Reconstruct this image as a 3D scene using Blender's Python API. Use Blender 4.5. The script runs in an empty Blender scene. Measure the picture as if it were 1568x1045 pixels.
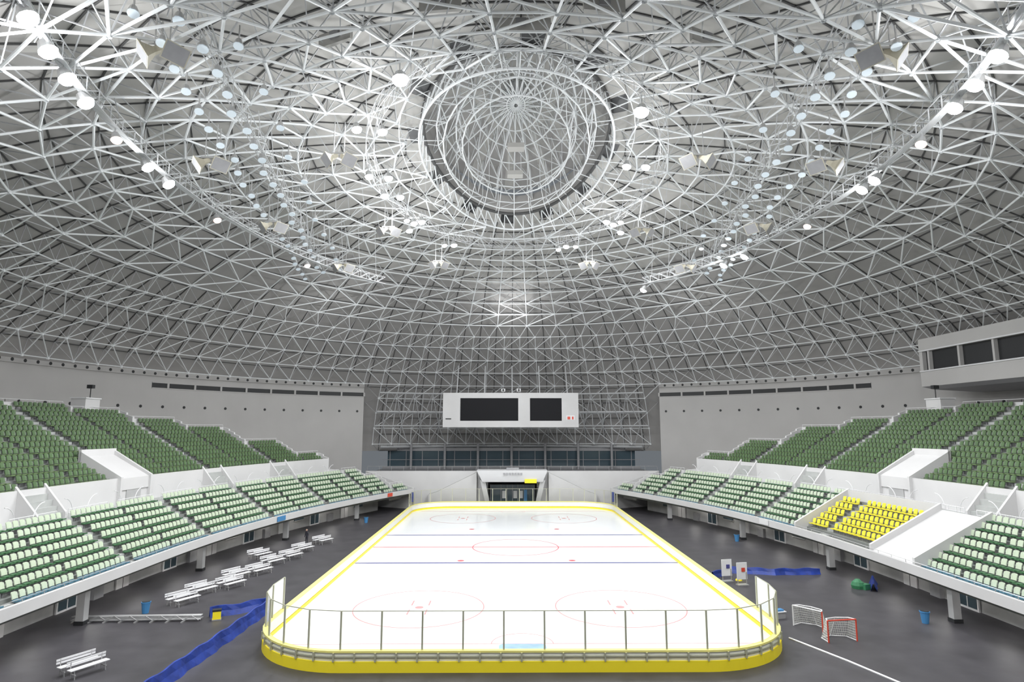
import bpy, math, random
import numpy as np
from mathutils import Vector, Matrix
random.seed(3)
S=bpy.context.scene
try:
    S.view_settings.view_transform='Standard'
except Exception as e: print(e)

# ------------------------------------------------------------------ materials
def mat(name,col,rough=.6,metal=0,emit=None,es=0,noise=0,nscale=3,bump=0,spec=.5):
    m=bpy.data.materials.new(name); m.use_nodes=True
    nt=m.node_tree; b=nt.nodes['Principled BSDF']
    c=(*col,1)
    b.inputs['Base Color'].default_value=c
    b.inputs['Roughness'].default_value=rough
    b.inputs['Metallic'].default_value=metal
    b.inputs['Specular IOR Level'].default_value=spec
    if emit:
        b.inputs['Emission Color'].default_value=(*emit,1); b.inputs['Emission Strength'].default_value=es
    if noise or bump:
        tc=nt.nodes.new('ShaderNodeTexCoord'); n=nt.nodes.new('ShaderNodeTexNoise')
        n.inputs['Scale'].default_value=nscale; n.inputs['Detail'].default_value=4
        nt.links.new(tc.outputs['Object'],n.inputs['Vector'])
        if noise:
            r=nt.nodes.new('ShaderNodeValToRGB')
            r.color_ramp.elements[0].position=.3; r.color_ramp.elements[1].position=.7
            r.color_ramp.elements[0].color=(*[max(0,x*(1-noise)) for x in col],1)
            r.color_ramp.elements[1].color=(*[min(1,x*(1+noise)) for x in col],1)
            nt.links.new(n.outputs['Fac'],r.inputs['Fac']); nt.links.new(r.outputs['Color'],b.inputs['Base Color'])
        if bump:
            bp=nt.nodes.new('ShaderNodeBump'); bp.inputs['Strength'].default_value=bump
            nt.links.new(n.outputs['Fac'],bp.inputs['Height']); nt.links.new(bp.outputs['Normal'],b.inputs['Normal'])
    return m
M={}
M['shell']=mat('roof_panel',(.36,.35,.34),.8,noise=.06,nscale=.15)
M['panelw_lit']=mat('roof_panel_white_lit',(.46,.45,.43),.8,noise=.05,nscale=.15)  # pale panels; on the ceiling the tone carries painted-in lamp brightness
M['truss']=mat('truss_paint',(.72,.74,.75),.45)
M['web']=mat('truss_web_paint',(.50,.51,.52),.5)
M['seam']=mat('roof_seam',(.08,.08,.08),.7)
M['white']=mat('white_concrete',(.56,.555,.555),.8,noise=.04,nscale=.3)
M['wallw']=mat('wall_plaster',(.48,.47,.46),.85,noise=.04,nscale=.2)
M['step']=mat('terrace_concrete',(.18,.19,.18),.85,noise=.08,nscale=1)
M['stair']=mat('stair_concrete',(.38,.39,.38),.85,noise=.08,nscale=1)
M['grey']=mat('grey_paint',(.30,.30,.31),.6,noise=.05)
M['dark']=mat('dark_void',(.02,.021,.023),.5)
M['under']=mat('undercroft_paint',(.38,.38,.38),.8,noise=.1,nscale=.8)
M['floor']=mat('rubber_floor',(.042,.040,.045),.5,noise=.25,nscale=.6,bump=.05)
M['ice']=mat('ice',(.83,.85,.87),.2,noise=.012,nscale=.5)
M['board']=mat('board_white',(.80,.80,.74),.4)
M['yellow']=mat('board_yellow',(.95,.78,.03),.4)
M['cap']=mat('board_cap_yellow',(.85,.78,.25),.4)
M['post']=mat('post_cream',(.50,.50,.38),.4,.3)
M['metal']=mat('galvanised',(.55,.55,.55),.35,.7)
M['steelw']=mat('white_steel',(.70,.70,.71),.4)
M['red']=mat('red_line',(.62,.14,.16),.5)
M['redf']=mat('red_line_faint',(.66,.28,.28),.5)
M['redp']=mat('red_pipe',(.6,.07,.04),.4)
M['blue']=mat('blue_line',(.06,.06,.22),.5)
M['tarp']=mat('blue_tarp',(.010,.035,.24),.45,noise=.3,nscale=2,bump=.4)
M['logo']=mat('logo_blue',(.26,.40,.58),.5,noise=.2,nscale=1)
M['bucket']=mat('bucket_blue',(.06,.22,.45),.4)
M['green']=mat('green_canvas',(.03,.16,.07),.6)
M['gdark']=mat('seat_green_dark',(.070,.125,.050),.5,noise=.15,nscale=.6)
M['gdk2']=mat('seat_green_pan',(.12,.18,.08),.5)
M['gmid']=mat('seat_green',(.045,.13,.055),.5)
M['cream']=mat('seat_cream',(.48,.55,.42),.5)
M['teal']=mat('seat_teal',(.10,.22,.30),.5)
M['syel']=mat('seat_yellow',(.80,.70,.05),.45)
M['lamp']=mat('lamp_glow',(1,1,1),.5,emit=(.92,.96,1),es=55)
M['lampw']=mat('lamp_glow_warm',(1,1,1),.5,emit=(1,.62,.48),es=8)
M['strip']=mat('undercroft_fill_glow',(1,1,1),.5,emit=(1,.97,.92),es=40)  # added glow, unseen under the soffit, to brighten the undercroft
M['lens']=mat('lamp_lens',(.60,.66,.70),.15,emit=(.75,.88,1),es=.2)
M['horn']=mat('speaker_beige',(.50,.47,.38),.6)
M['screen']=mat('screen_black',(.012,.012,.014),.5,spec=.1)
M['glassd']=mat('window_glass_dark',(.06,.09,.11),.1)
M['cloth']=mat('dark_cloth',(.03,.03,.04),.8)
M['skin']=mat('skin',(.5,.33,.25),.6)
M['net']=mat('net_white',(.7,.7,.66),.7)
def glassmat():
    m=bpy.data.materials.new('acrylic_sheet'); m.use_nodes=True; nt=m.node_tree; nt.nodes.clear()
    o=nt.nodes.new('ShaderNodeOutputMaterial'); mx=nt.nodes.new('ShaderNodeMixShader')
    t=nt.nodes.new('ShaderNodeBsdfTransparent'); g=nt.nodes.new('ShaderNodeBsdfGlossy')
    t.inputs[0].default_value=(.96,.965,.95,1); g.inputs['Roughness'].default_value=.05
    fr=nt.nodes.new('ShaderNodeFresnel'); fr.inputs[0].default_value=1.3
    nt.links.new(fr.outputs[0],mx.inputs[0]); nt.links.new(t.outputs[0],mx.inputs[1]); nt.links.new(g.outputs[0],mx.inputs[2])
    nt.links.new(mx.outputs[0],o.inputs[0]); return m
M['glass']=glassmat()

# ------------------------------------------------------------------ mesh builder
class B:
    def __init__(s): s.v=[];s.nv=0;s.q=[];s.qm=[];s.ng=[];s.ngm=[];s.mats=[]
    def mi(s,k):
        if k not in s.mats: s.mats.append(k)
        return s.mats.index(k)
    def add(s,V,Q,m):
        V=np.asarray(V,float).reshape(-1,3); Q=np.asarray(Q,int).reshape(-1,4)
        s.v.append(V); s.q.append(Q+s.nv)
        s.qm.append(np.full(len(Q),s.mi(m)) if isinstance(m,str) else np.asarray([s.mi(x) for x in m])); s.nv+=len(V)
    def quad(s,a,b,c,d,m): s.add([a,b,c,d],[[0,1,2,3]],m)
    def ngon(s,P,m):
        s.v.append(np.asarray(P,float)); s.ng.append([s.nv+i for i in range(len(P))]); s.ngm.append(s.mi(m)); s.nv+=len(P)
    def hexa(s,P,m):
        s.add(P,[[3,2,1,0],[4,5,6,7],[0,1,5,4],[1,2,6,5],[2,3,7,6],[3,0,4,7]],m)
    def box(s,c,d,m,rz=0,tilt=0):
        x,y,z=[k/2 for k in d]; P=[]
        for zz in(-z,z):
            for xx,yy in((-x,-y),(x,-y),(x,y),(-x,y)): P.append((xx,yy,zz))
        R=Matrix.Rotation(rz,3,'Z')@Matrix.Rotation(tilt,3,'X')
        s.hexa([tuple(R@Vector(p)+Vector(c)) for p in P],m)
    def bb(s,x0,x1,y0,y1,z0,z1,m): s.box(((x0+x1)/2,(y0+y1)/2,(z0+z1)/2),(abs(x1-x0),abs(y1-y0),abs(z1-z0)),m)
    def tubes(s,P0,P1,r,m,n=4,cap=False,r1=None):
        P0=np.asarray(P0,float).reshape(-1,3);P1=np.asarray(P1,float).reshape(-1,3)
        if len(P0)==0:return
        D=P1-P0;L=np.linalg.norm(D,axis=1,keepdims=True);L[L==0]=1;D=D/L
        up=np.tile([0,0,1.],(len(D),1)); w=np.abs(D[:,2])>.95; up[w]=[1,0,0]
        U=np.cross(D,up);U/=np.linalg.norm(U,axis=1,keepdims=True);W=np.cross(D,U)
        r1=r if r1 is None else r1
        a=np.arange(n)*2*math.pi/n+math.pi/4
        ring=(np.cos(a)[None,:,None]*U[:,None,:]+np.sin(a)[None,:,None]*W[:,None,:])
        V=np.concatenate([P0[:,None,:]+ring*r,P1[:,None,:]+ring*r1],axis=1)
        i=np.arange(n);j=(i+1)%n
        Q=np.stack([i,j,j+n,i+n],axis=1)
        Qa=(Q[None]+(np.arange(len(P0))*2*n)[:,None,None]).reshape(-1,4)
        base=s.nv
        s.add(V.reshape(-1,3),Qa,m)
        if cap:
            for k in range(len(P0)):
                s.ng.append([base+k*2*n+t for t in range(n)]);s.ngm.append(s.mi(m))
                s.ng.append([base+k*2*n+n+t for t in range(n)]);s.ngm.append(s.mi(m))
    def tube(s,a,b,r,m,n=8,cap=True,r1=None): s.tubes([a],[b],r,m,n,cap,r1)
    def poly(s,pts,r,m,n=6,closed=False):
        pts=list(pts)
        if closed: pts=pts+[pts[0]]
        s.tubes(pts[:-1],pts[1:],r,m,n)
    def done(s,name,smooth=False,parent=None):
        V=np.concatenate(s.v)
        Q=np.concatenate(s.q) if s.q else np.zeros((0,4),int)
        loops=[Q.ravel()]; starts=[np.arange(len(Q))*4]; pos=len(Q)*4
        for g in s.ng:
            loops.append(np.array(g)); starts.append(np.array([pos])); pos+=len(g)
        mi=np.concatenate(s.qm+[np.array(s.ngm,int)]) if s.qm else np.array(s.ngm,int)
        me=bpy.data.meshes.new(name)
        me.vertices.add(len(V)); me.vertices.foreach_set('co',V.astype(np.float32).ravel())
        L=np.concatenate(loops).astype(np.int32); st=np.concatenate(starts).astype(np.int32)
        me.loops.add(len(L)); me.loops.foreach_set('vertex_index',L)
        me.polygons.add(len(st)); me.polygons.foreach_set('loop_start',st)
        me.polygons.foreach_set('material_index',mi.astype(np.int32))
        me.update(calc_edges=True); me.validate()
        for k in s.mats: me.materials.append(M[k])
        me.polygons.foreach_set('use_smooth',[bool(smooth)]*len(me.polygons)); me.update()
        o=bpy.data.objects.new(name,me); S.collection.objects.link(o)
        if parent: o.parent=parent
        return o
def empty(name):
    o=bpy.data.objects.new(name,None); S.collection.objects.link(o); return o

# ------------------------------------------------------------------ camera
cd=bpy.data.cameras.new('camera'); cam=bpy.data.objects.new('camera',cd); S.collection.objects.link(cam)
cd.sensor_width=36; cd.lens=950*36/1568; cd.clip_end=500
cam.location=(-.9,0,12.4); cam.rotation_euler=(math.radians(98.03),0,math.radians(-.45)); S.camera=cam
w=bpy.data.worlds.new('world'); S.world=w; w.use_nodes=True
w.node_tree.nodes['Background'].inputs[0].default_value=(.5,.55,.6,1); w.node_tree.nodes['Background'].inputs[1].default_value=.3

CY=65.
# ------------------------------------------------------------------ floor
b=B(); n=72
b.ngon([(66*math.cos(2*math.pi*i/n),CY+70*math.sin(2*math.pi*i/n),0) for i in range(n)],'floor'); b.done('floor')

# ------------------------------------------------------------------ rink
HX=15.1;Y0=34.;Y1=100.;R=5.6
def rr(off=0,seg=12):
    P=[];r=R+off
    for cx,cy,a0 in((HX-R,Y0+R,-90),(HX-R,Y1-R,0),(-HX+R,Y1-R,90),(-HX+R,Y0+R,180)):
        for i in range(seg+1):
            a=math.radians(a0+90*i/seg); P.append((cx+r*math.cos(a),cy+r*math.sin(a)))
    return P
b=B(); b.ngon([(x,y,.05) for x,y in rr(-.1)],'ice'); b.done('ice_surface')
b=B()
def wallring(b,off0,off1,z0,z1,m,seg=16):
    A=rr(off0,seg);C=rr(off1,seg);N=len(A)
    for i in range(N):
        j=(i+1)%N
        a0=(*A[i],z0);a1=(*A[j],z0);a2=(*A[j],z1);a3=(*A[i],z1)
        c0=(*C[i],z0);c1=(*C[j],z0);c2=(*C[j],z1);c3=(*C[i],z1)
        b.hexa([a0,a1,c1,c0,a3,a2,c2,c3],m)
wallring(b,-.08,.08,.30,.96,'board')
wallring(b,-.12,0,0,.26,'yellow')
wallring(b,0,.16,0,.54,'yellow')
wallring(b,-.14,.14,.96,1.06,'cap')
wallring(b,.08,.16,.74,.80,'post')
def perim(off,step):
    P=rr(off,24);P.append(P[0]);out=[];acc=0
    for i in range(len(P)-1):
        a=np.array(P[i]);c=np.array(P[i+1]);L=np.linalg.norm(c-a)
        if L<1e-6: continue
        t=acc
        while t<L:
            out.append((*(a+(c-a)*t/L),*((c-a)/L))); t+=step
        acc=t-L
    return out
for x,y,tx,ty in perim(.16,1.075):
    b.box((x,y,.75),(.08,.1,.42),'post',rz=math.atan2(ty,tx))
rb=b.done('rink_dasher_boards')
g=B();gp=B()
def endpath(near):
    if not near: return [(x,Y0+Y1-y) for x,y in endpath(True)]
    c=Y0+R
    P=[(-HX,c+1.9),(-HX,c)]
    for i in range(1,6): a=math.radians(180+90*i/5); P.append((-HX+R+R*math.cos(a),c+R*math.sin(a)))
    k=9
    for i in range(1,k): P.append((-HX+R+(2*(HX-R))*i/k,Y0))
    for i in range(0,6): a=math.radians(270+90*i/5); P.append((HX-R+R*math.cos(a),c+R*math.sin(a)))
    P.append((HX,c+1.9))
    return P
for near in(True,False):
    P=endpath(near)
    for i in range(len(P)-1):
        (x0,y0),(x1,y1)=P[i],P[i+1]; g.quad((x0,y0,1.06),(x1,y1,1.06),(x1,y1,3.0),(x0,y0,3.0),'glass')
        gp.tube((x0,y0,2.98),(x1,y1,2.98),.026,'post',4)
    for x,y in P: gp.box((x,y,2.0),(.09,.09,1.95),'post')
go=g.done('rink_glass'); gp.done('glass_posts',parent=go)
b=B();zi=.058
def strip(y,wd,m,x=HX-.15): b.bb(-x,x,y-wd/2,y+wd/2,zi-.004,zi,m)
def ring(cx,cy,r,wd,m,n=56,a0=0,a1=360):
    for i in range(n):
        t0=math.radians(a0+(a1-a0)*i/n);t1=math.radians(a0+(a1-a0)*(i+1)/n)
        f=lambda t,q:(cx+q*math.cos(t),cy+q*math.sin(t),zi)
        b.quad(f(t0,r-wd/2),f(t0,r+wd/2),f(t1,r+wd/2),f(t1,r-wd/2),m)
strip(67.6,.26,'red');strip(59.8,.34,'blue');strip(75,.34,'blue')
strip(96,.08,'red',13.8);strip(38,.06,'redf',13.8)
ring(0,67.6,4.5,.10,'red')
for sx in(-7,7):
    for y in(45.4,88.6):
        ring(sx,y,4.5,.08,'redf'); ring(sx,y,.15,.3,'redf',20)
        for dx in(-.6,.6):
            for dy in(-1,1): b.bb(sx+dx-.05,sx+dx+.05,y+dy*1.1-.6,y+dy*1.1+.6,zi-.004,zi,'redf')
    for y in(57.8,76.2): ring(sx*.75,y+3,.15,.35,'red',20)
ring(0,38,1.8,.05,'redf',24,0,180);ring(0,96,1.8,.05,'red',24,180,360)
b.done('ice_markings')
b=B()
P=[]
for cx,cy,a0 in((1.0,36.1,-90),(1.0,37.6,0),(-1.0,37.6,90),(-1.0,36.1,180)):
    for i in range(6):
        a=math.radians(a0+18*i);P.append((cx+.35*math.cos(a),cy+.35*math.sin(a),.066))
b.ngon(P,'logo')
b.done('ice_logo')

# ------------------------------------------------------------------ stands
def EX(y): return 27.1-.00485*max(0,y-50)**2
def EN(y):
    d=-2*.00485*max(0,y-50); L=math.hypot(1,d); return 1/L,-d/L
def pt(sg,y,n,z):
    nx,ny=EN(y); return (sg*(EX(y)+n*nx),y+n*ny,z)
def nmax(y): return float(np.interp(y,[0,58,70,79,86,92,98],[22,22,20.6,16.8,12,6.8,1.6]))
bounds=[2+5.6*j for j in range(16)]
bounds=[x for x in bounds if x<87]+[90.2,93.2,96,99]
rows=[]
for k in range(7): rows.append((.55+.8*k,.55+.8*(k+1),2.6+.5*k,0))
rows.append((6.15,8.5,5.75,2))
for k in range(15): rows.append((8.7+.88*k,8.7+.88*(k+1),7.6+.47*k,1))
WA,WB=59.5,60.
def to_wall(P,sg,nx,ny):
    x,y=abs(P[0]),P[1]
    for i in range(400):
        if (x/(WA-.1))**2+((y-CY)/(WB-.1))**2>=1:break
        x+=nx*.2;y+=ny*.2
    return (sg*x,y)
def seat_template():
    V=[];Q=[];m=[]
    prof=[(-.02,.44),(-.06,.62),(-.11,.82)]
    ys=[-.21,-.12,.12,.21]
    for side in(0,1):
        for (x,z) in prof:
            for j,y in enumerate(ys):
                e=abs(y)>.2
                V.append((x+(.04 if e else 0)-side*.05,y,z-(.05 if e and z>.8 else 0)))
    for r in range(2):
        for c in range(3):
            a=r*4+c;Q.append([a,a+1,a+5,a+4]);m.append('B')
            a+=12;Q.append([a+4,a+5,a+1,a]);m.append('B')
    for c in range(3):
        Q.append([8+c,9+c,21+c,20+c]);m.append('B')
    for r in range(2):
        for c in(0,3):
            a=r*4+c;Q.append([a,a+4,a+16,a+12]);m.append('B')
    o=len(V)
    pp=[(-.01,.40),(.22,.38),(.42,.42)]
    for dz in(0,-.09):
        for x,z in pp:
            for y in(-.21,.21): V.append((x,y*(.88 if x>.3 else 1),z+dz))
    for r in range(2):
        a=o+r*2;Q.append([a,a+1,a+3,a+2]);m.append('P')
        Q.append([a+8,a+9,a+7,a+6]);m.append('P')
        Q.append([a,a+2,a+8,a+6]);m.append('P');Q.append([a+1,a+3,a+9,a+7]);m.append('P')
    Q.append([o+4,o+5,o+11,o+10]);m.append('P')
    o=len(V)
    for z in(0,.38):
        for x,y in((-.05,-.03),(.12,-.03),(.12,.03),(-.05,.03)): V.append((x,y,z))
    for f in([0,1,5,4],[1,2,6,5],[2,3,7,6],[3,0,4,7]): Q.append([o+i for i in f]);m.append('L')
    return np.array(V),np.array(Q),m
SV,SQ,SM=seat_template()
def add_seats(b,T,back,pan,leg='grey'):
    if not T:return
    T=np.array(T); c=np.cos(T[:,3]);s_=np.sin(T[:,3])
    X=SV[None,:,0]*c[:,None]-SV[None,:,1]*s_[:,None]+T[:,0:1]
    Y=SV[None,:,0]*s_[:,None]+SV[None,:,1]*c[:,None]+T[:,1:2]
    Z=SV[None,:,2]+T[:,2:3]
    V=np.stack([X,Y,Z],-1).reshape(-1,3)
    Q=(SQ[None]+(np.arange(len(T))*len(SV))[:,None,None]).reshape(-1,4)
    mm=np.array([b.mi({'B':back,'P':pan,'L':leg}[k]) for k in SM])
    b.v.append(V);b.q.append(Q+b.nv);b.qm.append(np.tile(mm,len(T)));b.nv+=len(V)

for sg in(-1,1):
    t=B();sc={'up':[],'low':[],'front':[],'vip':[]}
    def V(y,n,z): return pt(sg,y,n,z)
    def HB(y0,y1,n0,n1,z0,z1,m,z0b=None,z1b=None):
        z0b=z0 if z0b is None else z0b;z1b=z1 if z1b is None else z1b
        t.hexa([V(y0,n0,z0),V(y1,n0,z0),V(y1,n1,z0b),V(y0,n1,z0b),V(y0,n0,z1),V(y1,n0,z1),V(y1,n1,z1b),V(y0,n1,z1b)],m)
    nsec=len(bounds)-1
    secmax=[nmax((bounds[j]+bounds[j+1])/2) for j in range(nsec)]
    voms=[bounds[j] for j in (4,7,10)]
    tops=[]
    for j in range(nsec):
        ya,yb=bounds[j],bounds[j+1];K=4 if yb-ya>5 else 3
        last=None
        for (n0,n1,z,tier) in rows:
            if n1>secmax[j]+.3: break
            last=(n1,z)
            for i in range(K):
                y0=ya+(yb-ya)*i/K;y1=ya+(yb-ya)*(i+1)/K
                e=.2*(tier==2)
                t.quad(V(y0,n0,z),V(y1,n0,z),V(y1,n1+e,z),V(y0,n1+e,z),'stair' if tier==2 else 'step')
                zr={0:z-.5,2:5.6,1:z-.47}[tier]
                if tier==1 and abs(n0-8.7)<.01: continue
                t.quad(V(y0,n0,zr),V(y1,n0,zr),V(y1,n0,z),V(y0,n0,z),'step')
            # end closures only where the section edge is exposed, kept above the undercroft
            for ye in(ya,yb): t.quad(V(ye,n0,z-3.2 if z>6 else 2.5),V(ye,n1,z-3.2 if z>6 else 2.5),V(ye,n1,z),V(ye,n0,z),'white')
        if last is None: last=(.55,2.6)
        nt_,zt=last;tops.append((nt_,zt))
        for i in range(K):
            y0=ya+(yb-ya)*i/K;y1=ya+(yb-ya)*(i+1)/K
            if nt_>8.6: HB(y0,y1,8.5,8.7,5.75,8.0,'white')
            HB(y0,y1,nt_,nt_+.25,zt-1.6,zt+.75,'white')
            p0=V(y0,nt_+.25,zt+.1);p1=V(y1,nt_+.25,zt+.1)
            q0=to_wall(p0,sg,*EN(y0));q1=to_wall(p1,sg,*EN(y1))
            t.quad(p0,p1,(*q1,zt+.1),(*q0,zt+.1),'wallw')
            HB(y0,y1,-.12,.12,2.45,3.1,'white')
            t.quad(V(y0,.1,2.6),V(y1,.1,2.6),V(y1,.6,2.6),V(y0,.6,2.6),'step')
            t.quad(V(y0,0,2.45),V(y1,0,2.45),V(y1,4.5,2.45),V(y0,4.5,2.45),'grey')
            t.quad(V(y0,.9,2.1),V(y1,.9,2.1),V(y1,.9,2.45),V(y0,.9,2.45),'grey')
            if y1<97: t.quad(V(y0,4.2,0),V(y1,4.2,0),V(y1,4.2,2.5),V(y0,4.2,2.5),'under')
        for (n0,n1,z,tier) in rows:
            if tier==2 or n1>secmax[j]+.3: continue
            y=ya+(.65 if j%2==0 else .3)
            while y<yb-(.3 if j%2==0 else .6):
                f=1.0
                nx,ny=EN(y)
                if y>50: f=1+ n0*2*.00485/((1+(2*.00485*(y-50))**2)**1.5)
                skip=False
                if tier==1:
                    for yv in voms:
                        if abs(y-yv)<2.3 and n0<8.7+.88*4: skip=True
                vip= sg>0 and tier==0 and 44.4<y<61.4
                if vip: skip= not(50.2<y<60.8) or n0<1 or n0>5.2
                if not skip:
                    p=V(y,n0+.45*(n1-n0)+.15,z)
                    ang=math.atan2(-ny,-sg*nx)
                    key='vip' if vip else('up' if tier==1 else('front' if n0<1 else 'low'))
                    sc[key].append((*p,ang))
                y+=(.56 if not vip else .66)/math.hypot(1,2*.00485*max(0,y-50))/f
    for j in range(nsec-1):
        (na,za),(nb,zb)=tops[j],tops[j+1];y=bounds[j+1]
        if na-nb>.5:
            for r in rows:
                if r[0]>=nb-.01 and r[1]<=na+.01:
                    HB(y-.02,y+.2,r[0],r[1],r[2]-1,r[2]+.5,'white',None,r[2]+.75)
    for yv in voms:
        for dy in(-2.0,1.8): HB(yv+dy,yv+dy+.22,8.2,12.3,5.7,8.1,'white',None,10.4)
        HB(yv-2,yv+2,12.1,12.35,7.6,10.5,'white')
        HB(yv-1.8,yv+1.8,8.4,12.1,6.9,7.95,'white',8.9,9.9)
        HB(yv-.9,yv+.9,8.42,8.48,5.8,7.6,'under')
    for yb_ in bounds[1:-3]:
        if yb_ in voms: continue
        if nmax(yb_+2)<9 or bounds.index(yb_)%2==1: continue
        for dy in(-1.5,1.3): HB(yb_+dy,yb_+dy+.2,6.9,8.7,5.75,6.2,'white',None,8.3)
        for q in range(4): HB(yb_-1.3,yb_+1.3,7.1+q*.4,8.5,5.75,6.2+q*.45,'stair')
    for j,yb_ in enumerate(bounds[1:-1]):
        if bounds.index(yb_)%2==1: continue
        for (n0,n1,z,tier) in rows:
            if tier==2 or n1>min(secmax[j],secmax[j+1])+.3: continue
            if yb_ in voms and tier==1 and n0<12.2: continue
            h=.25 if tier==0 else .235
            HB(yb_-.5,yb_+.5,n1-.4,n1,z,z+h,'stair')
    if sg>0:
        for y0 in(44.4,49.6,61.0): HB(y0,y0+.25,.2,6,2.6,3.5,'white',None,6.6)
        HB(44.6,49.6,.2,6,2.6,3.0,'white',None,6.1)
        HB(49.8,61,5.8,6,5.6,6.5,'white')
    to=t.done('grandstand')
    s1=B();add_seats(s1,sc['up'],'gdark','gdk2');add_seats(s1,sc['low'],'cream','gmid');add_seats(s1,sc['front'],'cream','teal')
    if sc['vip']: add_seats(s1,sc['vip'],'syel','syel')
    s1.done('seats',parent=to)
    r=B()
    for j in range(nsec):
        ya,yb=bounds[j],bounds[j+1];nt_,zt=tops[j]
        P=[V(ya+(yb-ya)*i/4,nt_+.12,zt+1.05) for i in range(5)]
        r.poly(P,.025,'steelw',5)
        r.tubes([(p[0],p[1],p[2]-.3) for p in P],P,.02,'steelw',4)
        if nt_>6.2:
            P=[V(ya+.6+(yb-ya-1.2)*i/5,6.2,6.5) for i in range(6)]
            r.poly(P,.028,'steelw',5);r.poly([(p[0],p[1],p[2]-.35) for p in P],.02,'steelw',5)
            r.tubes([(p[0],p[1],p[2]-.9) for p in P],P,.022,'steelw',4)
        if nt_>8.7:
            for y0,s_ in((ya+1,1),(yb-1,-1)):
                P=[V(y0+s_*1.0*math.cos(a),6.85,6.0+1.2*math.sin(a)) for a in np.linspace(0,math.pi/2,7)]
                r.poly(P,.03,'steelw',5)
    P=[V(y,0,3.3) for y in np.linspace(3,98.5,60)]
    r.poly(P,.022,'metal',5); r.tubes([(p[0],p[1],3.1) for p in P],P,.02,'metal',4)
    r.done('handrails',parent=to)
    c=B()
    for y in(12,27,42,57,72,87):
        p=V(y,1.0,0);c.box((p[0],p[1],1.22),(.5,.5,2.44),'under')
        c.box((p[0],p[1],.12),(.6,.6,.24),'dark')
        c.tube(V(y,.9,2.2),V(y,4.2,2.2),.12,'grey',6)
    for i,y in enumerate(np.arange(14,92,3.1)):
        nx,ny=EN(y);rz=math.atan2(ny,sg*nx)
        p=V(y,4.1,0)
        kind=i%4
        if kind==0: c.box((p[0],p[1],1.0),(.12,1.6,2.0),'white',rz);c.box((p[0],p[1],1.0),(.16,.04,2.0),'dark',rz)
        elif kind==1: c.box((p[0],p[1],1.45),(.12,1.9,.8),'glassd',rz);c.box((p[0],p[1],1.0),(.14,2.0,.06),'white',rz)
        elif kind==2:
            c.box((p[0],p[1],1.05),(.12,2.0,2.1),'steelw',rz);c.box((p[0],p[1],1.05),(.16,1.7,1.8),'glassd',rz);c.box((p[0],p[1],1.05),(.2,.08,1.9),'steelw',rz)
        else: c.box((p[0],p[1],1.9),(.3,1.4,.35),'steelw',rz); c.box((p[0],p[1],.5),(.5,1.1,1.0),'grey',rz)
    for y in np.arange(12,90,5.5):
        p=V(y,2.4,2.38);nx,ny=EN(y);c.box(p,(.14,1.2,.08),'strip',math.atan2(ny,sg*nx))  # added glowing strips hidden behind the fascia, fill for the undercroft
    c.done('undercroft_fittings',parent=to)

# ------------------------------------------------------------------ upper side walls (drum)
def wall_arc(sg):
    b=B()
    t0=math.asin(28.0/WA);N=210
    T=[t0+(math.pi-2*t0)*i/N for i in range(N+1)]
    f=lambda t,o:(sg*(WA+o)*math.sin(t),CY+(WB+o)*math.cos(t))
    def seg_(a,c,o0,o1,z0,z1,m):
        P=[f(a,o0),f(c,o0),f(c,o1),f(a,o1)];b.hexa([(*p,z0) for p in P]+[(*p,z1) for p in P],m)
    for i in range(N):
        a,c=T[i],T[i+1]
        seg_(a,c,0,.7,3.,20.8,'wallw')
        seg_(a,c,-.25,.1,20.1,20.9,'wallw')
        if i<60:
            seg_(a,c,-.03,.1,18.4,19.1,'dark')
            seg_(a,c,-.1,.1,19.1,19.25,'wallw');seg_(a,c,-.1,.1,18.25,18.4,'wallw')
            if i%7==0:
                p=f(a,-.05);b.box((p[0],p[1],18.75),(.3,.3,.7),'wallw',rz=-a*sg)
    for i in range(76):
        t=t0+.02+(math.pi-2*t0-.04)*i/75
        p=f(t,-.27);q=f(t,.0);b.tube((*p,20.45),(*q,20.45),.22,'dark',8)
        if i%2==0 and i<40:
            p=f(t,-.06);q=f(t,.05);b.tube((*p,15.6),(*q,15.6),.22,'dark',8)
    b.done('wall_left' if sg<0 else 'wall_right')
wall_arc(-1);wall_arc(1)

# ------------------------------------------------------------------ dome
DA,DB,DC,DZ=65.,67.,38.,5.
OX,OY,OC=9.5,19.5,62.
def dome(th,ph,s=0):
    return np.array([(DA-s)*math.cos(ph)*math.cos(th),CY+(DB-s)*math.cos(ph)*math.sin(th),DZ+(DC-s*.85)*math.sin(ph)])
levels=[math.radians(4.5)]
while levels[-1]<math.radians(86):
    ph=levels[-1];dl=math.hypot(66*math.sin(ph),38*math.cos(ph));levels.append(ph+3.35/dl)
def cnt(ph):
    c=math.cos(ph)
    return 104 if c>.74 else(52 if c>.34 else 26)
def inoc(p,k=1.): return (p[0]/(OX*k))**2+((p[1]-OC)/(OY*k))**2<1
sh=B();NS=208
for i in range(len(levels)-1):
    for j in range(NS):
        a=2*math.pi*j/NS;c=2*math.pi*(j+1)/NS
        lo=(levels[i]+levels[i+1])/2
        for l0,l1 in((levels[i],lo),(lo,levels[i+1])):
            P=[dome(a,l0),dome(c,l0),dome(c,l1),dome(a,l1)]
            ce=sum(P)/4
            if inoc(ce,1.04): continue
            sh.quad(*P,'panelw_lit' if ((ce[0]/34)**2+((ce[1]-58)/44)**2<1) else 'shell')  # paler centre zone: brighter upper lighting put into the roof colour
sh.done('ceiling')
CH={0:([],[]),1:([],[])};WB_={0:([],[]),1:([],[])};se0,se1=[],[];nod=[]
def ok(p):
    if inoc(p,1.06): return False
    if p[2]<20.6 and (p[1]<CY or abs(p[0])>28.5): return False
    if (p[0]+.7)**2+p[1]**2+(p[2]-12.4)**2<90: return False
    return True
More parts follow.
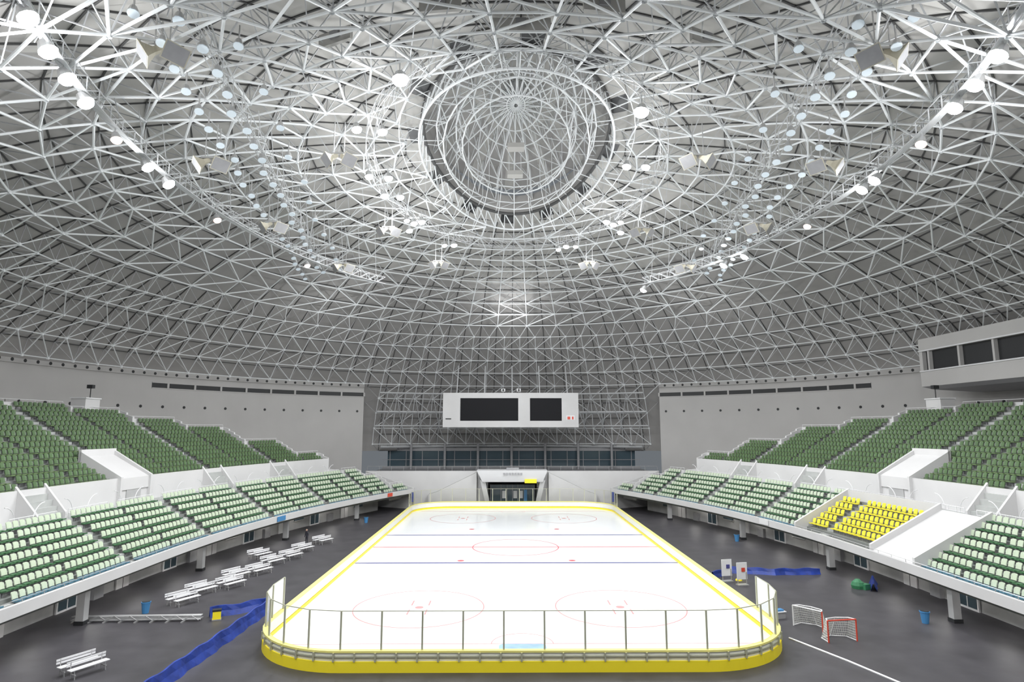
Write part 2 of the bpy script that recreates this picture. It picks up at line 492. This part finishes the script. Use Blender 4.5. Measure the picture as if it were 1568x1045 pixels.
def seg(A,p,q):
    if ok(p) and ok(q): A[0].append(p);A[1].append(q)
TH=2.6
for i in range(len(levels)-1):
    N=cnt(levels[i]);N2=cnt(levels[i+1])
    da=2*math.pi/N;u=1 if N<104 else 0
    pm=(levels[i]+levels[i+1])/2
    inner=[dome((j+.5)*da,pm,TH) for j in range(N)]
    for j in range(N):
        p=inner[j];seg(CH[u],p,inner[(j+1)%N])
        for jj,l in((j,i),(j+1,i),(j,i+1),(j+1,i+1)):
            seg(WB_[u],p,dome(jj*da,levels[l],.12))
        seg((se0,se1),dome(j*da,levels[i],.05),dome((j+1)*da,levels[i],.05))
        seg((se0,se1),dome(j*da,levels[i],.05),dome(j*da,levels[i+1],.05))
        if i+2<len(levels):
            pm2=(levels[i+1]+levels[i+2])/2;d2=2*math.pi/N2
            if N2==N:
                seg(CH[u],p,dome((j+.5)*da,pm2,TH))
                seg(CH[u],p,dome((j+(1.5 if (i%2==0) else -.5))*da,pm2,TH))
            else:
                seg(CH[u],p,dome((j//2+.5)*d2,pm2,TH))
        if ok(p): nod.append(p)
tr=B();tr.tubes(*CH[0],.07,'truss',5);tr.tubes(*CH[1],.09,'truss',6);tr.tubes(*WB_[0],.036,'web',4);tr.tubes(*WB_[1],.05,'web',4);tr.tubes(se0,se1,.075,'seam',4)
nod=np.array(nod);tr.tubes(nod-[0,0,.15],nod+[0,0,.15],.16,'truss',6)
tr.done('roof_space_truss')

b=B()
for ph,r_,s in((math.radians(6),.28,1.6),(math.radians(13),.13,3.2),(math.radians(17.5),.18,3.2),(math.radians(23.5),.15,3.0)):
    P=[]
    for k in range(31):
        th=math.radians(90-26+52*k/30);p=dome(th,ph,s)
        if abs(p[0])<27.6:P.append(p)
    b.poly(P,r_,'web',6)
for k in range(15):
    th=math.radians(90-24.5+49*k/14);a=dome(th,math.radians(6),1.6);c=dome(th,math.radians(23.5),3.0)
    if abs(a[0])<27.6: b.tube(a,c,.09,'web',6)
    if k<14:
        th2=math.radians(90-24.5+49*(k+1)/14);thm=(th+th2)/2
        for t_ in(th,th2):
            a=dome(t_,math.radians(13),3.2);c=dome(thm,math.radians(6),1.6)
            if abs(a[0])<27.6: b.tube(a,c,.09,'web',6)
            c=dome(thm,math.radians(23.5),3.0)
            if abs(a[0])<27.6: b.tube(a,c,.08,'web',6)
b.done('end_girder_truss')

# ------------------------------------------------------------------ oculus lantern
b=B()
def domez(x,y,s=0):
    q=1-(x/(DA-s))**2-((y-CY)/(DB-s))**2
    return DZ+(DC-s*.85)*math.sqrt(max(q,0))
N=72
def ov(t,k,dz=0,zf=None):
    x=OX*k*math.cos(t);y=OC+OY*k*math.sin(t)
    return np.array([x,y,(domez(x,y) if zf is None else zf)+dz])
for i in range(N):
    a=2*math.pi*i/N;c=2*math.pi*(i+1)/N
    b.quad(ov(a,1.0,-.2),ov(c,1.0,-.2),ov(c,1.16,-.2),ov(a,1.16,-.2),'dark' if i%6 in(0,1) else 'panelw_lit')
    b.quad(ov(a,1.0,-.25),ov(c,1.0,-.25),ov(c,1.0,2.2),ov(a,1.0,2.2),'shell')
b.poly([ov(2*math.pi*i/N,1.0,-.4) for i in range(N)],.2,'seam',8,closed=True)
b.poly([ov(2*math.pi*i/N,1.03,-2.3) for i in range(N)],.12,'truss',6,closed=True)
def lan(t,k,s=0):
    return np.array([(OX+.3)*k*math.cos(t),OC+(OY+.3)*k*math.sin(t),44.2-s+ (4.2)*math.sqrt(max(0,1-k*k*.96))])
ks=[1,.82,.64,.46,.28,.1,.02]
NR=48
for a_ in range(len(ks)-1):
    for i in range(NR):
        t0=2*math.pi*i/NR;t1=2*math.pi*(i+1)/NR
        b.quad(lan(t0,ks[a_]),lan(t1,ks[a_]),lan(t1,ks[a_+1]),lan(t0,ks[a_+1]),'panelw_lit' if (a_>2 or i%4==0) else 'shell')
b.done('roof_lantern')
b=B();A0=[];A1=[];W0=[];W1=[]
for i in range(NR):
    t=2*math.pi*i/NR;t2=2*math.pi*(i+1)/NR
    if i%2==0:
        t3=2*math.pi*(i+2)/NR
        for a_ in range(len(ks)-1):
            A0.append(lan(t,ks[a_],1.8));A1.append(lan(t,ks[a_+1],1.8))
            A0.append(lan(t,ks[a_],1.8));A1.append(lan(t3,ks[a_],1.8))
            W0.append(lan(t,ks[a_],1.8));W1.append(lan(t,ks[a_+1],.1));W0.append(lan(t,ks[a_],.1));W1.append(lan(t,ks[a_],1.8))
            W0.append(lan(t,ks[a_],1.8));W1.append(lan(t3,ks[a_+1],1.8))
            W0.append(lan(t,ks[a_],1.8));W1.append(lan(t2,ks[a_],.1))
        f=lambda t_,k,z:np.array([OX*k*math.cos(t_),OC+OY*k*math.sin(t_),z])
        for k,z in((.86,42.0),(.66,42.6)):
            A0.append(f(t,k,z));A1.append(f(t3,k,z));A0.append(f(t,k-.07,z-1.4));A1.append(f(t3,k-.07,z-1.4))
            W0.append(f(t,k,z));W1.append(f(t3,k-.07,z-1.4));W0.append(f(t,k,z));W1.append(f(t,k-.07,z-1.4))
        W0.append(f(t,.86,42.0));W1.append(lan(t,.82,1.8));W0.append(f(t,.66,42.6));W1.append(lan(t,.64,1.8))
        W0.append(f(t,.79,40.6));W1.append(f(t,.66,42.6));W0.append(f(t,.86,42));W1.append(ov(t,1.0,-.4));W0.append(f(t,.79,40.6));W1.append(ov(t,1.03,-2.3))
    p=ov(t,1.03,-2.3);q=ov(t2,1.0,-.4);A0.append(p);A1.append(q);W0.append(p);W1.append(ov(t,1.0,-.4))
    W0.append(ov(t2,1.22,-2.3));W1.append(q);W0.append(p);W1.append(ov(t,1.22,-2.3))
    W0.append(ov(t,1.22,-2.3));W1.append(ov(t2,1.22,-2.3))
b.tubes(A0,A1,.085,'truss',5);b.tubes(W0,W1,.05,'truss',4)
for y,z in((63,42.3),(69,41.8)):
    b.box((0,y,z),(1.8,1.2,.5),'panelw_lit')
    for dx in(-.7,.7): b.tube((dx,y,z),(dx,y,46.4),.04,'truss',4)
b.done('lantern_truss')

# ------------------------------------------------------------------ catwalks
def catwalk(name,pts,closed=False,wd=1.0,depth=1.5,deck=True,r=.045):
    b=B();P=[np.array(p,float) for p in pts];n=len(P)
    L=[];Rr=[]
    for i in range(n):
        a=P[i-1] if(i>0 or closed) else P[i];c=P[(i+1)%n] if(i<n-1 or closed) else P[i]
        d=c-a;d[2]=0;d/=np.linalg.norm(d);nn=np.array([d[1],-d[0],0])
        L.append(P[i]-nn*wd/2);Rr.append(P[i]+nn*wd/2)
    m=n if closed else n-1;up=np.array([0,0,depth])
    for i in range(m):
        j=(i+1)%n
        if deck: b.hexa([L[i],L[j],Rr[j],Rr[i],L[i]+[0,0,.06],L[j]+[0,0,.06],Rr[j]+[0,0,.06],Rr[i]+[0,0,.06]],'web')
        b.tube(L[i],Rr[j],r*.8,'web',4,False)
    for Q in(L,Rr):
        A=[];C=[]
        for i in range(m):
            j=(i+1)%n
            A+= [Q[i]+up,Q[i],Q[i],Q[i]];C+=[Q[j]+up,Q[i]+up,Q[j]+up,Q[j]]
        b.tubes(A,C,r,'web',4)
    for i in range(0,n,2):
        q=P[i];z=domez(q[0],q[1],TH)
        b.tube(q+up,(q[0]*1.02,q[1],z),r,'web',4)
    return b.done(name)
def cwx(y): return 26.7*math.sqrt(max(0,1-((y-48)/42.)**2))
for sg in(-1,1):
    ts=np.linspace(-52,50,44)
    catwalk('lighting_catwalk',[(sg*26.7*math.cos(math.radians(a)),48+42*math.sin(math.radians(a)),31.3) for a in ts],wd=.45,depth=.9,r=.035)
    catwalk('lighting_catwalk',[(sg*(18.3+(y-34)*.15),y,33.8-(y-34)*.02) for y in np.arange(24,80,2.2)],wd=.6,depth=.9,deck=False,r=.035)
catwalk('oval_catwalk',[(14.2*math.cos(t),61+23*math.sin(t),37.4) for t in np.linspace(0,2*math.pi,56,endpoint=False)],closed=True,wd=.7,depth=1.0,deck=False,r=.028)
b=B()
for x,y,z,w_,rz in((-12,37,37.4,2.6,-.45),(-5,34.6,38.0,2.6,-.12),(5,34.6,38.0,2.6,.12),(12,37,37.4,2.6,.45),(0,38.2,39.2,4,0)):
    b.box((x,y,z),(w_,.25,.9),'panelw_lit',rz);b.box((x,y-.15,z+.1),(.7,.3,.5),'grey',rz)
b.done('roof_service_decks')

# ------------------------------------------------------------------ lamps
lb=B()
def lamp(b,p,aim,on='lamp',r=.36,L=.55):
    p=Vector(p);d=(Vector(aim)-p).normalized()
    f=p+d*L
    b.tube(p,f,r*.55,'metal',10,True,r)
    if on!='lens':
        b.tube(f,f+d*r*.35,r*.97,on,12,True,r*.8);b.tube(f+d*r*.35,f+d*r*.6,r*.8,on,12,True,r*.35)
    else: b.tube(f,f+d*.05,r*.93,on,10,True)
    b.tube(p,p+Vector((0,0,.9)),.05,'metal',4)
    return f+d*(r*.6+.15)
lights=[]
for sg in(-1,1):
    ys=[25.5,28,30.4,32.8,41.5,44.6] if sg<0 else [28,30.6,33,43.5,45.3,64,67.5,80]
    for y in ys: lights.append((lamp(lb,(sg*cwx(y),y,31.0),(sg*4,y+2,0),r=.46),'s'))
    for y in((37.4,52.7,68) if sg<0 else(37.6,54)): lamp(lb,(sg*cwx(y),y,31.0),(sg*14,y-6,0),'lampw',r=.34)
    for x,y,z in((12,14,24.5),(20,20,26.5)): lights.append((lamp(lb,(sg*x,y,z),(sg*4,60,0),r=.42),'n'))  # unseen lamps assumed to continue the ring, added to brighten camera-facing fronts
for x,y in((-8.4,40.2),(-13.2,47.5),(-11.2,47.9),(-14.3,57),(-12.5,57.4),(-13.8,62),(-12.2,62.4),(-12,70.7),(-11.0,70.2),(-8,79.5),
           (9.4,44.5),(10.2,54.5),(12,54.6),(11.8,71),(10.8,70),(7,80),(13.2,74),(-13.0,73.5)):
    big=(x,y) in((-8.4,40.2),(9.4,44.5))
    lights.append((lamp(lb,(x,y,36.9),(x*.4,y-6,0),r=.6 if big else .42),'c'))
for x,y in((-12.6,69.2),(-9.2,79),(6,80.8),(8.2,79.4),(12.4,69.6)): lamp(lb,(x,y,36.7),(x*.4,y-8,0),r=.34)
lb.done('lit_floodlights')
ub=B()
for sg in(-1,1):
    for k,y in enumerate(np.arange(25,79,2.3)):
        x=sg*(18.3+(y-34)*.15);z=33.8-(y-34)*.02
        lamp(ub,(x+random.uniform(-.3,.3),y,z-.2),(x*.7,y-9,0),'lens',r=.33,L=.5)
        x2=x+sg*(2.0+random.uniform(-.4,.4));lamp(ub,(x2,y+.9,z-.9),(x*.7,y-9,0),'lens',r=.3,L=.45)
        if k%2: x3=x-sg*(2.2+random.uniform(-.4,.4));lamp(ub,(x3,y+.4,z+.2),(x*.7,y-9,0),'lens',r=.3,L=.45)
ub.done('standby_floodlights')
def horn(x,y,z):
    e=empty('horn_loudspeaker')
    b=B();K=.6
    for s in(-1,1):
        c=Vector((x+s*.9*K,y,z));d=Vector((s*.75,-.45,-.6)).normalized()
        u=d.cross(Vector((0,0,1))).normalized();v=d.cross(u)
        def sq(o,h,w_): return [tuple(o+u*w_*i*K+v*h*j*K) for i,j in((-1,-1),(1,-1),(1,1),(-1,1))]
        secs=[(c-d*.9*K,.22,.22),(c-d*.2*K,.28,.3),(c+d*.5*K,.6,.75),(c+d*.85*K,.85,1.15)]
        for a_,c_ in zip(secs[:-1],secs[1:]): b.hexa(sq(*a_)+sq(*c_),'horn')
        b.hexa(sq(c+d*.86*K,.76,1.04)+sq(c+d*.87*K,.76,1.04),'grey')
        b.tube(tuple(c-d*.9*K),tuple(c-d*1.35*K),.26*K,'grey',10)
    b.box((x,y,z+.4),(1.4,.12,.12),'metal')
    b.tube((x-.4,y,z+.4),(x-.4,y,z+3),.04,'metal',4);b.tube((x+.4,y,z+.4),(x+.4,y,z+3),.04,'metal',4)
    b.done('horns',parent=e)
for sg in(-1,1):
    for x,y,z in((19.5,31,32.5),(23.0,44,32),(14,45.8,33.2),(23.2,57,31.5),(14,66,34),(10,80,34),(20.5,72,31.5)): horn(sg*x,y,z)

def L(kind,p,power,aim=None,r=.5,ang=150,blend=.8,col=(.98,.99,1)):
    l=bpy.data.lights.new('flood_and_fill_source',kind);l.energy=power;l.shadow_soft_size=r;l.color=col
    o=bpy.data.objects.new('flood_and_fill_source',l);S.collection.objects.link(o);o.location=p
    if kind=='SPOT':
        l.spot_size=math.radians(ang);l.spot_blend=blend
        o.rotation_euler=(Vector(aim)-Vector(p)).to_track_quat('-Z','Y').to_euler()
    return o
for i,(p,k) in enumerate(lights):
    if k=='n': L('SPOT',tuple(p),7000,(p[0]*.4,60,2),r=.35,ang=130,blend=.6);continue
    L('SPOT',tuple(p),3200,(p[0]*.6,p[1]+2,0),r=.35,ang=165,blend=.5)
    if k=='c': L('POINT',(p[0],p[1],p[2]-.8),560,r=.3)
    elif i%2==0: L('POINT',(p[0],p[1],p[2]-.6),1000,r=.3)
for x,y,z in((-25,92,25),(25,92,25),(0,104,30)):  # added fill points without any lamp fitting, brightening the far end
    L('POINT',(x,y,z),1300,r=.5)

# ------------------------------------------------------------------ scoreboard
e=empty('scoreboard');b=B();y=112.
x0,x1,z0,z1=-12.4,11.9,12.6,18.75
scr=[(-9.3,1.1,13.75,17.8),(3.2,8.9,13.75,17.8)]
b.bb(x0,x1,y+.1,y+1.0,z0,z1,'grey')
def fr(a,c,d,f_): b.bb(a,c,y-.15,y+.1,d,f_,'white')
fr(x0,x1,17.8,z1);fr(x0,x1,z0,13.75);fr(x0,-9.3,13.75,17.8);fr(1.1,3.2,13.75,17.8);fr(8.9,x1,13.75,17.8)
for a,c,d,f_ in scr: b.bb(a,c,y+.02,y+.1,d,f_,'screen')
b.bb(9.7,11.2,y-.2,y-.14,13.9,14.7,'steelw');b.bb(9.9,10.4,y-.24,y-.19,14.0,14.5,'redp');b.bb(10.7,11,y-.24,y-.19,14.0,14.5,'redp')
b.bb(-11.9,-10.9,y-.2,y-.14,14.0,14.2,'dark')
for x in(-10,-5,0,5,10):
    b.tube((x,y+.6,z1),(x,y+4,24),.1,'web',6);b.tube((x,y+.8,z0+1),(x,y+12,z0+1),.1,'web',6)
for x in(-1.6,1.2): b.box((x,y+.3,z1+.5),(.7,.6,.5),'steelw');b.tube((x,y-.05,z1+.5),(x,y-.2,z1+.5),.2,'dark',8);b.tube((x,y+.3,z1),(x,y+.3,z1+.4),.06,'metal')
b.done('board_housing',parent=e)

# ------------------------------------------------------------------ end wall + entrance portal
b=B();yw=103.5
b.bb(-24,-4.1,yw,yw+.5,0,5.5,'white');b.bb(4.1,24,yw,yw+.5,0,5.5,'white');b.bb(-4.1,4.1,yw,yw+.5,4.0,5.5,'white')
b.bb(-26,26,yw+.5,128,4.2,4.4,'grey')
for sg in(-1,1):
    b.hexa([(sg*15.4,98.9,0),(sg*24,yw,0),(sg*24,yw+.3,0),(sg*15.3,99.3,0),(sg*15.4,98.9,3.2),(sg*24,yw,5.5),(sg*24,yw+.3,5.5),(sg*15.3,99.3,3.2)],'white')
    P=[(sg*5.8,0),(sg*13.5,0),(sg*13.5,1.9),(sg*12.2,2.3),(sg*5.8,5.35)]
    A=[(x,yw-1.4,z) for x,z in P];C=[(x,yw,z) for x,z in P]
    b.ngon(A,'white')
    for i in range(5): j=(i+1)%5;b.quad(A[i],A[j],C[j],C[i],'stair')
b.done('wall_end')
b=B()
b.hexa([(-4.8,yw-2.6,3.95),(4.8,yw-2.6,3.95),(5.2,yw-.02,3.9),(-5.2,yw-.02,3.9),(-5.7,yw-3.4,5.8),(5.5,yw-3.4,5.8),(5.5,yw-.02,5.8),(-5.7,yw-.02,5.8)],'steelw')
for sg in(-1,1):
    b.hexa([(sg*3.6,yw-.8,0),(sg*4.3,yw-.8,0),(sg*4.3,yw,0),(sg*3.6,yw,0),(sg*4.4,yw-2.2,4.2),(sg*5.2,yw-2.2,4.2),(sg*5.2,yw,4.2),(sg*4.4,yw,4.2)],'steelw')
for k in range(7): b.bb(-1.5+.45*k,-1.2+.45*k,yw-3.32,yw-3.2,5.1,5.4,'grey')
b.bb(-1,1,yw-2.6,yw-2.1,5.8,6.2,'grey')
b.bb(1.9,3.8,yw-2.95,yw-2.75,3.8,4.4,'yellow')
b.bb(-4,4,yw+3.6,yw+3.8,0,4.0,'dark');b.bb(-4.1,-4,yw,yw+3.8,0,4,'grey');b.bb(4,4.1,yw,yw+3.8,0,4,'grey')
b.bb(-4,4,yw+.4,yw+3.8,3.85,3.95,'steelw')
for x in(-3.6,-1.9,-.9,0,.9,1.9,3.6): b.bb(x-.05,x+.05,yw+1.4,yw+1.5,0,3.2,'grey')
b.bb(-3.7,3.7,yw+1.4,yw+1.5,2.5,2.6,'grey');b.bb(-3.7,3.7,yw+1.42,yw+1.46,0,3.2,'glassd')
for x in(-1.4,1.4,.45): b.bb(x-.3,x+.3,yw+1.3,yw+1.38,1.0,2.2,'steelw')
b.bb(1.9,2.4,yw+1.2,yw+1.3,0,2.4,'bucket')
b.done('door_1')
b=B();yb_=127.5
b.bb(-25,25,yb_,yb_+.2,4.3,8.0,'glassd')
for x in np.arange(-24.5,25,3.25): b.bb(x-.06,x+.06,yb_-.15,yb_,4.3,8.0,'grey')
b.bb(-26,26,yb_-.2,yb_+.3,7.9,8.5,'grey');b.bb(-26,26,yb_-.2,yb_,4.3,4.8,'grey')
b.bb(-26,26,yb_-.18,yb_,6.1,6.2,'grey')
for x in(-20,-13.3,-6.7,0,6.7,13.3,20): b.tube((x,yb_-2,4.3),(x,yb_-2,9.5),.25,'grey',10)
P=[(x,yw+1.2,6.2) for x in np.arange(-24,24.1,2)]
b.poly(P,.03,'metal');b.tubes([(p[0],p[1],4.4) for p in P],P,.025,'metal')
b.done('window_1')

# ------------------------------------------------------------------ press box
e=empty('press_box');b=B();xf=51.5
b.bb(xf,60,40,78,17.6,19.6,'wallw');b.bb(xf,60,40,78,22.0,23.6,'wallw');b.bb(xf+.5,60,40,78,19.6,22.0,'dark')
b.bb(xf,60,77.4,78,19.6,22,'wallw')
for y in np.arange(40,78,5.2): b.bb(xf+.05,xf+.6,y-.15,y+.15,19.6,22,'wallw')
b.bb(xf-.12,xf,40,78,19.45,19.6,'steelw');b.bb(xf-.12,xf,40,78,22,22.15,'steelw')
b.hexa([(xf+.8,40,17.2),(60,40,16.8),(60,77,16.8),(xf+.8,77,17.2),(xf,40,17.6),(60,40,17.6),(60,78,17.6),(xf,78,17.6)],'grey')
b.done('cabin',parent=e)

# ------------------------------------------------------------------ floor items
def bench(x,y,rz=.5):
    b=B()
    for k in(-.45,.45):
        for j in range(3): b.box((0,k+(j-1)*.13,.45),(1.9,.11,.04),'steelw')
        for j in range(2): b.box((0,k+.24,.62+.14*j),(1.9,.03,.1),'steelw')
        for xx in(-.75,.75):
            b.box((xx,k,.22),(.06,.42,.05),'metal');b.tube((xx,k-.18,0),(xx,k-.1,.44),.025,'metal',5);b.tube((xx,k+.2,0),(xx,k+.24,.8),.025,'metal',5)
    o=b.done('bench');o.location=(x,y,0);o.rotation_euler=(0,0,rz)
for x,y in((-24,46.6),(-24,49.3),(-22.6,51.2),(-23.4,54),(-22.2,55.8),(-22.4,59.5),(-21.6,62),(-21.6,65.5),(-20.9,70),(-22.6,34.0),(-24.8,62.5)): bench(x,y,1.1)
def bucket(x,y):
    b=B();b.tube((0,0,0),(0,0,.7),.2,'bucket',14,True,.28);b.tube((0,0,.68),(0,0,.74),.31,'bucket',14)
    b.tube((0,0,.74),(0,0,.78),.26,'dark',14)
    o=b.done('waste_bin');o.location=(x,y,0)
for x,y in((-25.4,44.4),(-19.6,85),(26,41.8),(24.6,71.0)): bucket(x,y)
def tarp(name,pts,h=.75,wd=1.):
    b=B();P=[]
    for a,c in zip(pts[:-1],pts[1:]):
        n=int(math.dist(a,c)/.5)+1
        for i in range(n): P.append((a[0]+(c[0]-a[0])*i/n,a[1]+(c[1]-a[1])*i/n))
    P.append(pts[-1])
    prev=None
    for i,(x,y) in enumerate(P):
        a=P[max(0,i-1)];c=P[min(len(P)-1,i+1)];dx,dy=c[0]-a[0],c[1]-a[1];l=math.hypot(dx,dy);nx,ny=dy/l,-dx/l
        wv=.06*math.sin(i*1.7)+.04*math.sin(i*.9);hh=h+.05*math.sin(i*1.3)
        sec=[(x+nx*o*wd,y+ny*o*wd,z) for o,z in((-.22+wv,0),(-.1+wv*.6,hh*.6),(-.03,hh),(.05,hh*.98),(.12-wv*.6,hh*.5),(.28-wv,0))]
        if prev:
            for k in range(5): b.quad(prev[k],prev[k+1],sec[k+1],sec[k],'tarp')
        prev=sec
    return b.done(name)
tarp('blue_tarp_barrier',[(-17.7,30.5),(-17.5,36),(-17.3,45.4)],.75)
tarp('blue_tarp_barrier',[(-20.6,43.4),(-19.0,44.4),(-17.7,46)],.65)
tarp('blue_tarp_barrier',[(16.3,54),(18.5,56),(22,55.2),(26,55.4)],.5)
tarp('blue_tarp_barrier',[(27.2,49.5),(28.6,52)],.6)
b=B()
for k,(yy,zz) in enumerate(((42.3,.12),(42.5,.12),(42.7,.12),(42.4,.32),(42.6,.32))): b.tube((-29,yy,zz),(-20.8,yy+.3,zz),.055,'metal',6)
for x in np.arange(-28.8,-21.5,1.0):
    b.tube((x,42.3,.15),(x+.5,42.45,.36),.03,'metal',4);b.tube((x+.5,42.45,.36),(x+1,42.3,.15),.03,'metal',4);b.box((x,42.5,.04),(.1,.8,.08),'metal')
b.done('metal_rail_stack')
b=B();b.box((-19.9,42.9,.3),(.5,.4,.5),'yellow',.4);b.box((-19.9,42.9,.6),(.54,.44,.1),'dark',.4);b.box((-19.9,42.9,.03),(.56,.46,.06),'grey',.4);b.done('yellow_equipment_box')
def goal(x,y,rz,fm='redp'):
    b=B();w_=.92;h=1.22
    b.tube((-w_,0,0),(-w_,0,h),.045,fm,8);b.tube((w_,0,0),(w_,0,h),.045,'redp',8);b.tube((-w_,0,h),(w_,0,h),.045,fm,8)
    Pb=[(-w_,0,.03),(-w_*.9,.8,.03),(0,1.1,.03),(w_*.9,.8,.03),(w_,0,.03)]
    Pt=[(-w_,0,h),(-w_*.8,.4,h),(0,.55,h),(w_*.8,.4,h),(w_,0,h)]
    b.poly(Pb,.035,'steelw');b.poly(Pt,.035,'steelw');b.tube(Pb[2],Pt[2],.03,'steelw')
    for i in range(4):
        for k in range(9):
            f=k/8;a=np.array(Pb[i])*(1-f)+np.array(Pb[i+1])*f;c=np.array(Pt[i])*(1-f)+np.array(Pt[i+1])*f
            b.tube(a,c,.012,'net',3,False)
            a=np.array(Pb[i])*(1-f)+np.array(Pt[i])*f;c=np.array(Pb[i+1])*(1-f)+np.array(Pt[i+1])*f
            b.tube(a,c,.012,'net',3,False)
    o=b.done('hockey_goal');o.location=(x,y,0);o.rotation_euler=(0,0,rz)
goal(18.8,38.3,.15,'redp');goal(17.9,40.7,-.9,'steelw')
b=B();b.box((16.9,43.0,.2),(1.0,.6,.4),'grey',.3);b.box((16.9,43.0,.42),(1.1,.7,.05),'steelw',.3);b.box((17.1,43.0,.5),(.5,.35,.1),'bucket',.3);b.done('equipment_crate')
b=B();b.poly([(15.9,38.9,.04),(16.6,37.2,.04),(17.4,35.2,.04),(18.4,32.2,.04),(18.9,30,.04)],.06,'steelw',6);b.done('white_hose')
b=B()
for k,(x,y) in enumerate(((17.1,52.8),(17.9,51.6))):
    b.box((x,y,1.1),(.9,.06,1.3),'steelw',.2);b.tube((x-.35,y,0),(x-.35,y,1.0),.03,'metal',5);b.tube((x+.35,y,0),(x+.35,y,1.0),.03,'metal',5)
    b.box((x+.1,y-.05,1.2),(.3,.03,.3),'redp' if k else 'blue',.2);b.box((x,y,.04),(.9,.5,.08),'metal',.2)
b.done('sign_board')
b=B()
for z,r0,r1 in((0,.45,.5),(.25,.5,.4),(.45,.4,.15)): b.tube((26.6,50.6,z),(26.6,50.6,z+.25),r0,'green',12,True,r1)
b.box((27.0,50.3,.2),(.6,.5,.4),'green',.4)
b.done('green_canvas_bag')
b=B()
for x,y in((18.2,53.2),(19.0,54.2)):
    b.tube((x,y,0),(x,y,.1),.28,'yellow',10,True,.24);b.tube((x,y,.1),(x,y,.75),.14,'yellow',10,True,.04)
b.done('traffic_cones')
b=B()
for sg,y,w_,m in((-1,69,1.6,'bucket'),(-1,93,1.2,'redp'),(1,66,1.6,'steelw')):
    p=pt(sg,y,-.2,2.8);nx,ny=EN(y);b.box(p,(.06,w_,.5),m,math.atan2(ny,sg*nx))
b.done('fascia_banners')
b=B()
for sg in(-1,1):
    b.tube((sg*15.7,98.4,0),(sg*15.7,98.4,2.9),.05,'metal',6);b.box((sg*15.5,98.2,1.9),(.35,.1,1.5),'tarp')
b.done('blue_flags')
b=B()
for sg in(-1,1):
    p=pt(sg,66,22.0,14.3);b.box((p[0],p[1],14.9),(1.6,2.4,1.5),'white');b.box((p[0],p[1],15.7),(1.8,2.6,.12),'steelw')
    p=pt(sg,66,21.5,15.6);b.tube((p[0],p[1],14.2),(p[0],p[1],16.9),.05,'dark',6);b.box((p[0],p[1],17.0),(.6,.5,.4),'dark')
b.done('control_cabinet')

def person(x,y,rz):
    J=[(0,0,.95),(0,0,1.15),(0,0,1.38),(0,0,1.50),(0,.02,1.60),(0,.02,1.72),
       (.19,0,1.40),(.24,.02,1.12),(.22,.12,.88),(-.19,0,1.40),(-.24,.02,1.12),(-.22,.12,.88),
       (.10,0,.90),(.11,.02,.50),(.12,0,.08),(.12,.16,.04),(-.10,0,.90),(-.11,.02,.50),(-.13,0,.08),(-.13,.16,.04)]
    Ed=[(0,1),(1,2),(2,3),(3,4),(4,5),(2,6),(6,7),(7,8),(2,9),(9,10),(10,11),(0,12),(12,13),(13,14),(14,15),(0,16),(16,17),(17,18),(18,19)]
    rad=[.15,.14,.16,.06,.10,.08,.07,.05,.04,.07,.05,.04,.09,.065,.045,.04,.09,.065,.045,.04]
    me=bpy.data.meshes.new('standing_person');me.from_pydata(J,Ed,[])
    o=bpy.data.objects.new('standing_person',me);S.collection.objects.link(o)
    o.modifiers.new('skin','SKIN')
    for i,v in enumerate(me.skin_vertices[0].data): v.radius=(rad[i],rad[i]*.85);v.use_root=(i==0)
    o.modifiers.new('sub','SUBSURF').levels=1
    me.materials.append(M['cloth']);o.location=(x,y,0);o.rotation_euler=(0,0,rz)
    b=B()
    prof=[(1.52,.05),(1.55,.075),(1.60,.088),(1.66,.09),(1.70,.07),(1.72,.03)]
    for (z0,r0),(z1,r1) in zip(prof[:-1],prof[1:]): b.tube((0,.055,z0),(0,.055,z1),r0,'skin',12,True,r1)
    b.tube((0,.14,1.60),(0,.16,1.58),.015,'skin',6)
    b.done('face',smooth=False,parent=o)
person(-22.3,68.8,2.6)
print('done')
